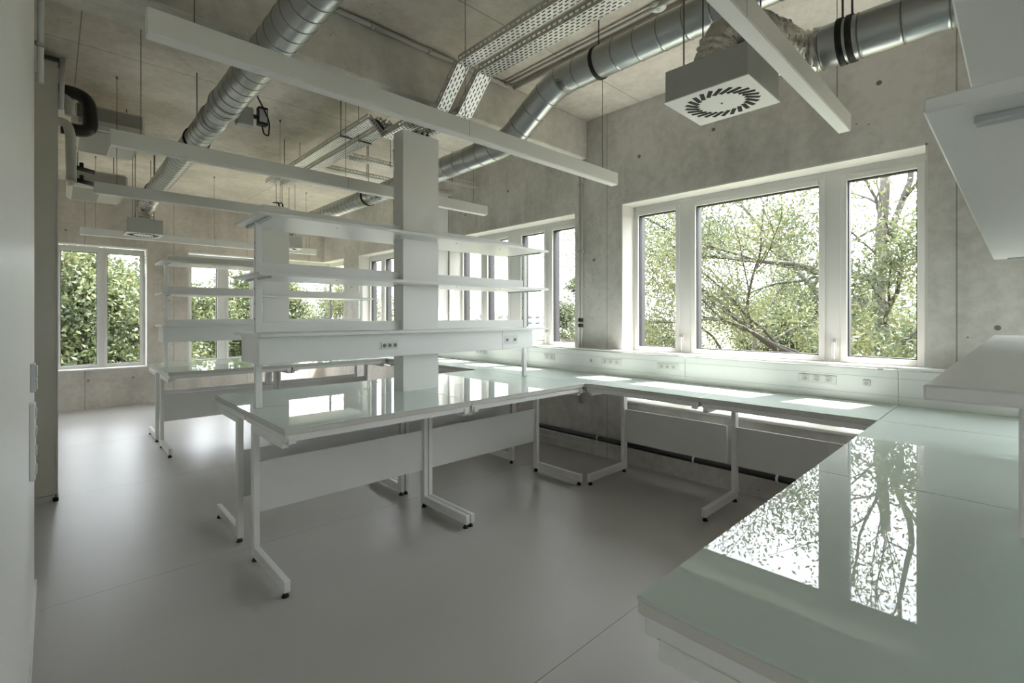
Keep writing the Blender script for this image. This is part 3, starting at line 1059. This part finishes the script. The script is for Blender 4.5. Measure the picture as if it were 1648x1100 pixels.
for k, y in enumerate((3.375, 3.415)):
    c = thing('wall_conduit', ('right-hand' if k == 0 else 'left-hand') + ' thin white conduit climbing the concrete pier between the windows', 'conduit')
    MB().tube([(4.285, y, .55), (4.285, y, 3.25)], .010, 10).build('pipe', 'pipe_white', c)
    for z in (.75, 1.45, 2.25, 3.0):
        MB().box(4.27, 4.30, y - .016, y + .016, z - .012, z + .012, 0, .003).build('clip', 'conduit_grey', c)
    MB().cyl((4.285, y, 1.40), .0125, .10, 10).build('coupling', 'clamp_black', c)
c = thing('wall_riser', 'tall white boxed riser on the pier behind the middle rack', 'riser')
MB().box(4.10, 4.295, 5.91, 6.06, TOP + .26, 3.33, 0, .004).build('casing', 'bench_white', c)
MB().box(4.095, 4.298, 5.905, 6.065, 3.33, 3.36, 0, .003).build('cap', 'bench_white', c)
c = thing('drain_pipe', 'long black pipe fixed low on the wall under the bench', 'pipe')
MB().tube([(4.235, -4, .215), (4.235, 8.6, .215)], .026, 16).build('pipe', 'pipe_black', c)
for y in (-.9, .55, 1.35, 2.05, 3.12, 4.3, 5.6):
    MB().ring_sweep([(4.235, y - .009, .215), (4.235, y + .009, .215)], [.030, .030], 16).build('clip', 'pipe_white', c)
    MB().box(4.26, 4.2995, y - .008, y + .008, .205, .225).build('clip_stem', 'pipe_white', c)
for k in range(2):
    c = thing('copper_pipe', ('upper' if k == 0 else 'lower') + ' thin white pipe looping along the wall under the middle island', 'pipe')
    zz = .165 - .07 * k
    MB().tube(arc([(4.27, 4.6, zz), (4.27, 3.22 - .06 * k, zz), (4.27, 3.22 - .06 * k, .20)], .06), .009, 10).build('pipe', 'pipe_white', c)
    MB().cyl((4.27, 3.6, zz), .0125, .04, 10, axis=1).build('coupling', 'pipe_white', c)

# smoke detector disc
c = thing('ceiling_disc', 'round white detector disc on the ceiling near the right duct', 'detector', (3.05, 1.735, CZ))
MB().ring_sweep([(0, 0, 0), (0, 0, -.02), (0, 0, -.032), (0, 0, -.034)], [.055, .055, .045, .02], 24).build('body', 'white_paint', c)
MB().cyl((0, 0, -.036), .012, .004, 12).build('sensor', 'plastic_grey', c)


# ------------------------------------------------------------------ fan coil units and refrigerant pipes, far left
def unit(label, x0, x1, y0, y1, z0, z1):
    u = thing('fan_coil_unit', label, 'fan coil unit', (x0, y0, z0), 0, 'ceiling units at far left')
    a, b_, h = x1 - x0, y1 - y0, z1 - z0
    MB().box(0, a, 0, b_, 0, h, 0, .03).build('casing', 'unit_cream', u)
    MB().box(.05, .05 + a * .45, .08, b_ - .08, -.006, .004, 0, .002).build('intake_grille', 'unit_grille', u)
    MB().box(.06 + a * .48, a - .03, .06, b_ - .06, -.004, .004, 0, .002).build('bottom_panel', 'unit_cream', u)
    MB().box(.02, a - .02, -.006, .004, h * .35, h * .9, 0, .002).build('outlet', 'unit_grille', u)
    for sx in (.1, a - .1):
        MB().tube([(sx, b_ / 2, h), (sx, b_ / 2, CZ - z0)], .005, 8).build('hanger_rod', 'rod_steel', u)
    return u


unit('cream ceiling fan coil unit at far left, nearer of the two', .14, .66, 5.95, 6.95, 3.28, 3.50)
unit('cream ceiling fan coil unit at far left, farther and lower of the two', .12, .66, 7.45, 8.40, 3.02, 3.23)
c = thing('insulated_pipe', 'thick black insulated pipe bend beside the beige partition', 'pipe')
MB().tube(arc([(-.02, 5.86, 3.53), (.235, 5.86, 3.53), (.255, 5.86, 3.20), (.05, 5.86, 3.20)], .15, 7), .055, 16).build('pipe', 'pipe_black', c)
c = thing('insulated_pipe', 'grey insulated pipe bend in front of the black one', 'pipe')
MB().tube(arc([(-.06, 5.69, 3.42), (.10, 5.69, 3.42), (.11, 5.69, 3.27)], .07, 6), .036, 14).build('pipe', 'insulation_grey', c)
c = thing('insulated_pipe', 'foil wrapped vertical pipe at far left below the black bend', 'pipe')
MB().tube(arc([(-.06, 5.69, 3.20), (.09, 5.69, 3.20), (.112, 5.69, 3.10), (.118, 5.70, 2.69)], .06, 6), .036, 16).build('pipe', 'insulation_grey', c)
MB().ring_sweep([(.114, 5.70, 2.98), (.114, 5.70, 3.01)], [.039, .039], 16).build('joint', 'foil', c)
MB().ring_sweep([(.118, 5.70, 2.66), (.118, 5.70, 2.71)], [.030, .040], 16).build('end_cap', 'foil', c)
for z in (2.84, 2.73):
    v = MB().tube([(.12, 5.73, z), (.27, 5.80, z - .01)], .020, 12).build('valve', 'pipe_black', c)
    MB().box(.17, .20, 5.74, 5.78, z, z + .05, 0, .006).build('lever', 'pipe_black', v)
for k, x in enumerate((-.03, -.055)):
    c = thing('wall_pipe', ('outer' if k == 0 else 'inner') + ' white pipe high on the near left wall', 'pipe')
    MB().tube([(x - .022, 3.835, 2.85 + .05 * k), (x - .022, 3.835, CZ)], .016, 10).build('pipe', 'pipe_white', c)
    MB().box(x - .07, x - .004, 3.80, 3.85, 3.05, 3.07, 0, .003).build('clip', 'conduit_grey', c)
c = thing('wall_pipe', 'white pipe stub above the beige partition', 'pipe')
MB().tube([(.05, 5.53, 3.25), (.06, 5.53, CZ)], .018, 10).build('pipe', 'pipe_white', c)

# switches and sockets on the near left wall
c = thing('light_switch', 'grey light switch box on the near left wall', 'light switch', (-.075, 3.15, 1.175))
MB().box(0, .018, -.042, .042, 0, .13, 0, .003).build('back_box', 'plastic_grey', c)
MB().box(.018, .024, -.030, .030, .068, .12, 0, .002).build('rocker', 'socket_white', c)
MB().box(.018, .024, -.030, .030, .010, .062, 0, .002).build('rocker', 'socket_white', c)
c = thing('socket_strip', 'white upright socket strip on the near left wall below the switch', 'socket strip', (-.075, 3.02, .80))
MB().box(0, .020, -.042, .042, 0, .34, 0, .004).build('back_box', 'socket_white', c)
for k in range(4):
    put('socket', ME_SOCKET, c, (.020, 0, .045 + .083 * k), (0, 0, PI / 2))

# ------------------------------------------------------------------ outside: ground, buildings
GZ = -4.2
g = tag(MB().box(-400, 700, -400, 700, GZ - .5, GZ).build('ground', 'field'), 'dry field stretching outside the windows', None, None, 'structure')


def building(label, u0, u1, dist, top_px, mat, rows=2):
    """long low building far out; u0,u1 seen direction, placed by bearing and distance"""
    ang = math.radians(43.53)
    fw = Vector((math.sin(ang), math.cos(ang), 0))
    rt = Vector((math.cos(ang), -math.sin(ang), 0))
    a = fw * dist + rt * dist * (u0 - 824) / 778
    b_ = fw * dist + rt * dist * (u1 - 824) / 778
    zt = 1.525 + (509 - top_px) / 778 * dist
    L = (b_ - a).length
    B = thing('far_building', label, 'building', (a.x, a.y, GZ), -ang, 'low buildings on the horizon')
    h = zt - GZ
    MB().box(0, L, 0, 14, 0, h).build('wall', mat, B)
    MB().box(-.3, L + .3, -.3, 14.3, h, h + .35).build('roof', 'building_pale', B)
    me = MB().box(0, 2.2, -.06, .02, 0, 1.3).mesh('window', ['building_glass'])
    n = max(2, int(L / 4))
    for r_ in range(rows):
        for k in range(n):
            put('window', me, B, (L * (k + .5) / n - 1.1, 0, h * (r_ + .45) / rows - .3))
    return B


building('blue grey hall on the horizon, left of the window mullion', 770, 826, 230, 506, 'building_blue')
building('pale long building on the horizon seen past the rack post', 834, 884, 260, 507, 'building_pale')
building('pale low building on the horizon beside the wall conduits', 890, 960, 240, 508, 'building_pale', 1)
building('bluish low building on the horizon in the corner window', 452, 520, 300, 511, 'building_blue', 1)
for u, dist, lab in ((765, 90, 'left'), (812, 120, 'middle'), (868, 110, 'right')):
    ang = math.radians(43.53)
    fw = Vector((math.sin(ang), math.cos(ang), 0)) * dist + Vector((math.cos(ang), -math.sin(ang), 0)) * dist * (u - 824) / 778
    t = thing('street_lamp', 'thin street lamp far outside, ' + lab + ' of the three', 'street lamp', (fw.x, fw.y, GZ))
    MB().tube([(0, 0, 0), (0, 0, 6.6)], .07, 8).build('pole', 'steel_dark', t)
    MB().box(-.5, .5, -.15, .15, 6.6, 6.75, 0, .03).build('lamp_head', 'steel_dark', t)


# ------------------------------------------------------------------ trees
def leaf_mesh(name, pts, lw, ll, mat, droop=0.0):
    n = len(pts)
    d = rng.normal(size=(n, 3))
    d[:, 2] -= droop
    d /= np.linalg.norm(d, axis=1)[:, None]
    e = rng.normal(size=(n, 3))
    e -= (e * d).sum(1)[:, None] * d
    e /= np.linalg.norm(e, axis=1)[:, None]
    sc = rng.uniform(.7, 1.3, n)[:, None]
    a = pts
    b_ = pts + d * ll * sc * .45 + e * lw * sc * .5
    c_ = pts + d * ll * sc
    f = pts + d * ll * sc * .45 - e * lw * sc * .5
    V = np.stack([a, b_, c_, f], 1).reshape(-1, 3)
    me = bpy.data.meshes.new(name)
    me.vertices.add(4 * n)
    me.vertices.foreach_set('co', V.astype(np.float32).ravel())
    me.loops.add(4 * n)
    me.loops.foreach_set('vertex_index', np.arange(4 * n, dtype=np.int32))
    me.polygons.add(n)
    me.polygons.foreach_set('loop_start', np.arange(0, 4 * n, 4, dtype=np.int32))
    me.polygons.foreach_set('loop_total', np.full(n, 4, dtype=np.int32))
    me.materials.append(MATS[mat])
    me.update()
    me.validate()
    return me


TREE_AT = [Vector((50, 0, 0))]


def under(p):
    q = TREE_AT[0] + Vector(p)
    return q.z < 0.4 + 1.62 * (q.x - 4.6)


def branches(mb, p, d, length, r, lev, tips, spread=.7, maxlev=4, up=.12, seg=6, kids=4):
    n = max(3, int(length / .35))
    P, R = [Vector(p)], [r]
    dd = Vector(d).normalized()
    for i in range(n):
        dd = (dd + Vector((random.gauss(0, .13), random.gauss(0, .13), random.gauss(0, .10) + up * .15))).normalized()
        if not under(P[-1] + dd * length / n):
            dd = (dd + Vector((1.2, 0, -.5))).normalized()
        P.append(P[-1] + dd * length / n)
        R.append(r * (1 - .55 * (i + 1) / n))
    mb.ring_sweep(P, R, seg if lev < 2 else 5 if lev < 3 else 4, 0, True)
    if lev >= 2:
        for q in P[1:]:
            tips.append((q, lev))
    if lev >= maxlev:
        return
    for k in range(kids):
        i = random.randint(max(1, int(n * .3)), n)
        t = P[i] - P[i - 1]
        ax = Vector((random.gauss(0, 1), random.gauss(0, 1), random.gauss(0, .6)))
        nd = (t.normalized() + ax.normalized() * spread * random.uniform(.7, 1.25)).normalized()
        branches(mb, P[i], nd, length * random.uniform(.5, .74), R[i] * .62, lev + 1, tips, spread, maxlev, up, seg, kids)


def open_tree(label, base, limbs, trunk_r, leaves, mat, lw=.028, ll=.085, cl=.22, name='tree', trunk=None, thin=None):
    t = thing(name, label, 'tree', base)
    TREE_AT[0] = Vector(base)
    mb = MB()
    tips = []
    tp = trunk or [(0, 0, 0), (0, 0, 3)]
    P = resample(arc(tp, .6, 4), .4)
    mb.ring_sweep(P, [trunk_r * (1 - .6 * i / len(P)) for i in range(len(P))], 12)
    for (p, d, L, r) in limbs:
        branches(mb, p, d, L, r, 1, tips)
    mb.build('trunk', 'bark', t)
    tp_ = np.array([list(q[0]) for q in tips])
    w_ = np.array([(1.0 if q[1] >= 3 else .3) * (1.0 if thin is None else max(.12, min(1.0, 1 - (q[0].z - thin) / 2.2))) for q in tips])
    idx = rng.choice(len(tp_), leaves, p=w_ / w_.sum())
    pts = tp_[idx] + rng.normal(size=(leaves, 3)) * cl
    o = put('foliage', leaf_mesh('foliage', pts, lw, ll, mat, .4), t)
    o['kind'] = 'stuff'
    return t


def crown_tree(label, base, trunk_h, blobs, leaves, mat, lw, ll, name='tree'):
    """dense tree: leaves set over many lobes of a crown; blobs = (centre, radius)"""
    t = thing(name, label, 'tree', base)
    mb = MB()
    mb.ring_sweep([(0, 0, 0), (0, 0, trunk_h * .5), (.1, .1, trunk_h)], [.28, .22, .14], 10)
    for (c_, r_) in blobs[:6]:
        mb.ring_sweep(arc([(0, 0, trunk_h * .6), (c_[0] * .4, c_[1] * .4, trunk_h), tuple(c_)], .5), [.11] * 6 + [.05, .04][:2] if False else [.09] * len(arc([(0, 0, trunk_h * .6), (c_[0] * .4, c_[1] * .4, trunk_h), tuple(c_)], .5)), 6)
    mb.build('trunk', 'bark', t)
    A = np.array([b_[1] ** 2 for b_ in blobs])
    idx = rng.choice(len(blobs), leaves, p=A / A.sum())
    C = np.array([b_[0] for b_ in blobs])[idx]
    R = np.array([b_[1] for b_ in blobs])[idx]
    u = rng.normal(size=(leaves, 3))
    u /= np.linalg.norm(u, axis=1)[:, None]
    rad = R * (rng.uniform(.35, 1.0, leaves) ** .45) * rng.uniform(.93, 1.08, leaves)
    o = put('foliage', leaf_mesh('foliage', C + u * rad[:, None], lw, ll, mat, .2), t)
    o['kind'] = 'stuff'
    return t


def lobes(n, rx, ry, rz, z0, rmin, rmax):
    out = []
    for k in range(n):
        u = Vector((random.gauss(0, 1), random.gauss(0, 1), random.gauss(0, 1))).normalized() * random.uniform(.55, 1.0)
        out.append(((u.x * rx, u.y * ry, z0 + u.z * rz), random.uniform(rmin, rmax)))
    return out


# big ash outside the three-part window
open_tree('large open ash tree with forked grey trunk close outside the three-part window', (10.3, 1.45, GZ), [
    ((-.10, .20, 4.3), (-.35, .9, .45), 3.8, .07),
    ((-.05, .05, 5.0), (-.1, 1, .30), 4.4, .07),
    ((.0, .1, 5.8), (.1, 1, .55), 4.0, .065),
    ((.1, .05, 6.6), (.1, .5, 1), 3.2, .06),
    ((.0, -.05, 5.2), (-.2, -.8, .7), 3.4, .065),
    ((.05, .1, 7.0), (.3, -.3, 1), 3.2, .055),
    ((.0, .1, 3.6), (-.3, 1, .10), 3.8, .06),
    ((.0, .0, 3.9), (-.3, -1, .3), 3.0, .06),
    ((.0, .1, 6.3), (.0, 1, .20), 4.4, .06),
    ((.0, .1, 5.6), (-.6, .05, .25), 2.4, .045),
    ((.0, .0, 4.3), (-.6, -.3, .2), 2.6, .045),
    ((.0, .1, 4.7), (-.5, .4, .3), 3.2, .055)], .17, 98000, 'leaf_ash', .026, .072, .21,
    trunk=[(0, 0, 0), (-.02, -.12, 2.5), (0, .02, 4.4), (.02, .26, 6.0), (.1, .15, 8.2)], thin=6.3)
open_tree('second ash tree farther out, branches crossing behind the first', (18.5, 6.6, GZ), [
    ((0, 0, 3.6), (-.2, .9, .6), 3.6, .08), ((0, 0, 4.6), (-.3, -1, .5), 3.8, .08), ((0, 0, 5.2), (-.3, .4, 1), 3.0, .07),
    ((0, 0, 5.4), (.2, -.5, 1), 3.0, .07), ((0, 0, 3.2), (-.2, -1, .2), 3.6, .07), ((0, 0, 3.4), (-.3, 1, .1), 3.2, .07)],
    .18, 46000, 'leaf_ash', .040, .11, .30, trunk=[(0, 0, 0), (.1, 0, 2.5), (0, .1, 5.6)])
crown_tree('bushy yellow green tree low behind the ash trees', (27.0, 5.4, GZ), 2.8, lobes(44, 2.8, 5.6, 2.4, 4.4, .9, 1.6), 50000, 'leaf_ash', .085, .19)
crown_tree('bushy green tree low at the right behind the ash trees', (23.0, -5.2, GZ), 2.8, lobes(36, 2.4, 3.8, 2.6, 4.6, .9, 1.5), 42000, 'leaf_ash', .08, .18)
# trees beyond the far wall
crown_tree('dense round green tree filling the far left window', (.2, 23.0, GZ), 2.6, lobes(64, 3.4, 3.0, 3.7, 4.4, .7, 1.5), 80000, 'leaf_dense', .085, .17)
crown_tree('dense green tree beside the far left window, its top against the sky', (4.3, 31.5, GZ), 2.6, lobes(46, 2.7, 2.4, 3.4, 4.5, .8, 1.5), 52000, 'leaf_dense', .10, .20)
crown_tree('rounded green tree behind the far rack, top below the skyline', (10.4, 37.0, GZ), 2.8, lobes(44, 3.4, 2.4, 3.3, 4.9, .9, 1.5), 46000, 'leaf_dense', .11, .23)
open_tree('thin young tree outside the corner window', (10.9, 24.2, GZ), [
    ((0, 0, 3.4), (-.5, -.5, .8), 2.2, .05), ((0, 0, 4.0), (.6, -.6, .7), 2.2, .05), ((0, 0, 4.6), (-.3, .5, 1), 2.0, .045), ((0, 0, 4.8), (.4, .3, 1), 2.0, .045)],
    .08, 11000, 'leaf_ash', .06, .13, .22, trunk=[(0, 0, 0), (.05, 0, 2.8), (0, .05, 5.2)])
open_tree('thin tree outside the four-part window left of the service column', (10.8, 15.2, GZ), [
    ((0, 0, 2.6), (-.4, .6, .8), 2.2, .05), ((0, 0, 3.2), (.5, -.6, .8), 2.2, .05), ((0, 0, 3.6), (-.3, -.3, 1), 2.0, .045)],
    .08, 9000, 'leaf_ash', .05, .11, .20, trunk=[(0, 0, 0), (.05, 0, 2), (0, .05, 4.4)])
open_tree('dark fir-like tree at the right edge of the middle window', (21.0, 16.1, GZ), [
    ((0, 0, 2.8), (-.5, .8, .1), 1.7, .05), ((0, 0, 3.4), (.2, -1, .1), 1.7, .05), ((0, 0, 4.2), (-.6, .7, .15), 1.5, .05), ((0, 0, 4.8), (-.3, .8, .1), 1.2, .04),
    ((0, 0, 5.6), (-.3, .7, .2), 1.0, .04), ((0, 0, 6.4), (.0, -.8, .2), .8, .03), ((0, 0, 7.0), (-.3, .5, .4), .6, .03)],
    .10, 22000, 'leaf_dark', .045, .13, .17, trunk=[(0, 0, 0), (0, 0, 4), (0, 0, 7.6)])
crown_tree('small russet bush in the field by the wall conduits', (24, 19.3, GZ), 1.2, lobes(12, 1.5, 1.5, .9, 1.6, .5, .8), 7000, 'leaf_autumn', .12, .22, name='bush')
crown_tree('small green bush in the field below the horizon buildings', (40, 38, GZ), 1.2, lobes(14, 4.0, 2.5, .8, 1.2, .6, 1.0), 7000, 'leaf_ash', .2, .35, name='bush')
crown_tree('pale green bushy tree before the blue hall', (37, 42.5, GZ), 1.8, lobes(14, 1.8, 1.8, 1.6, 3.2, .6, 1.1), 7000, 'leaf_ash', .2, .35)
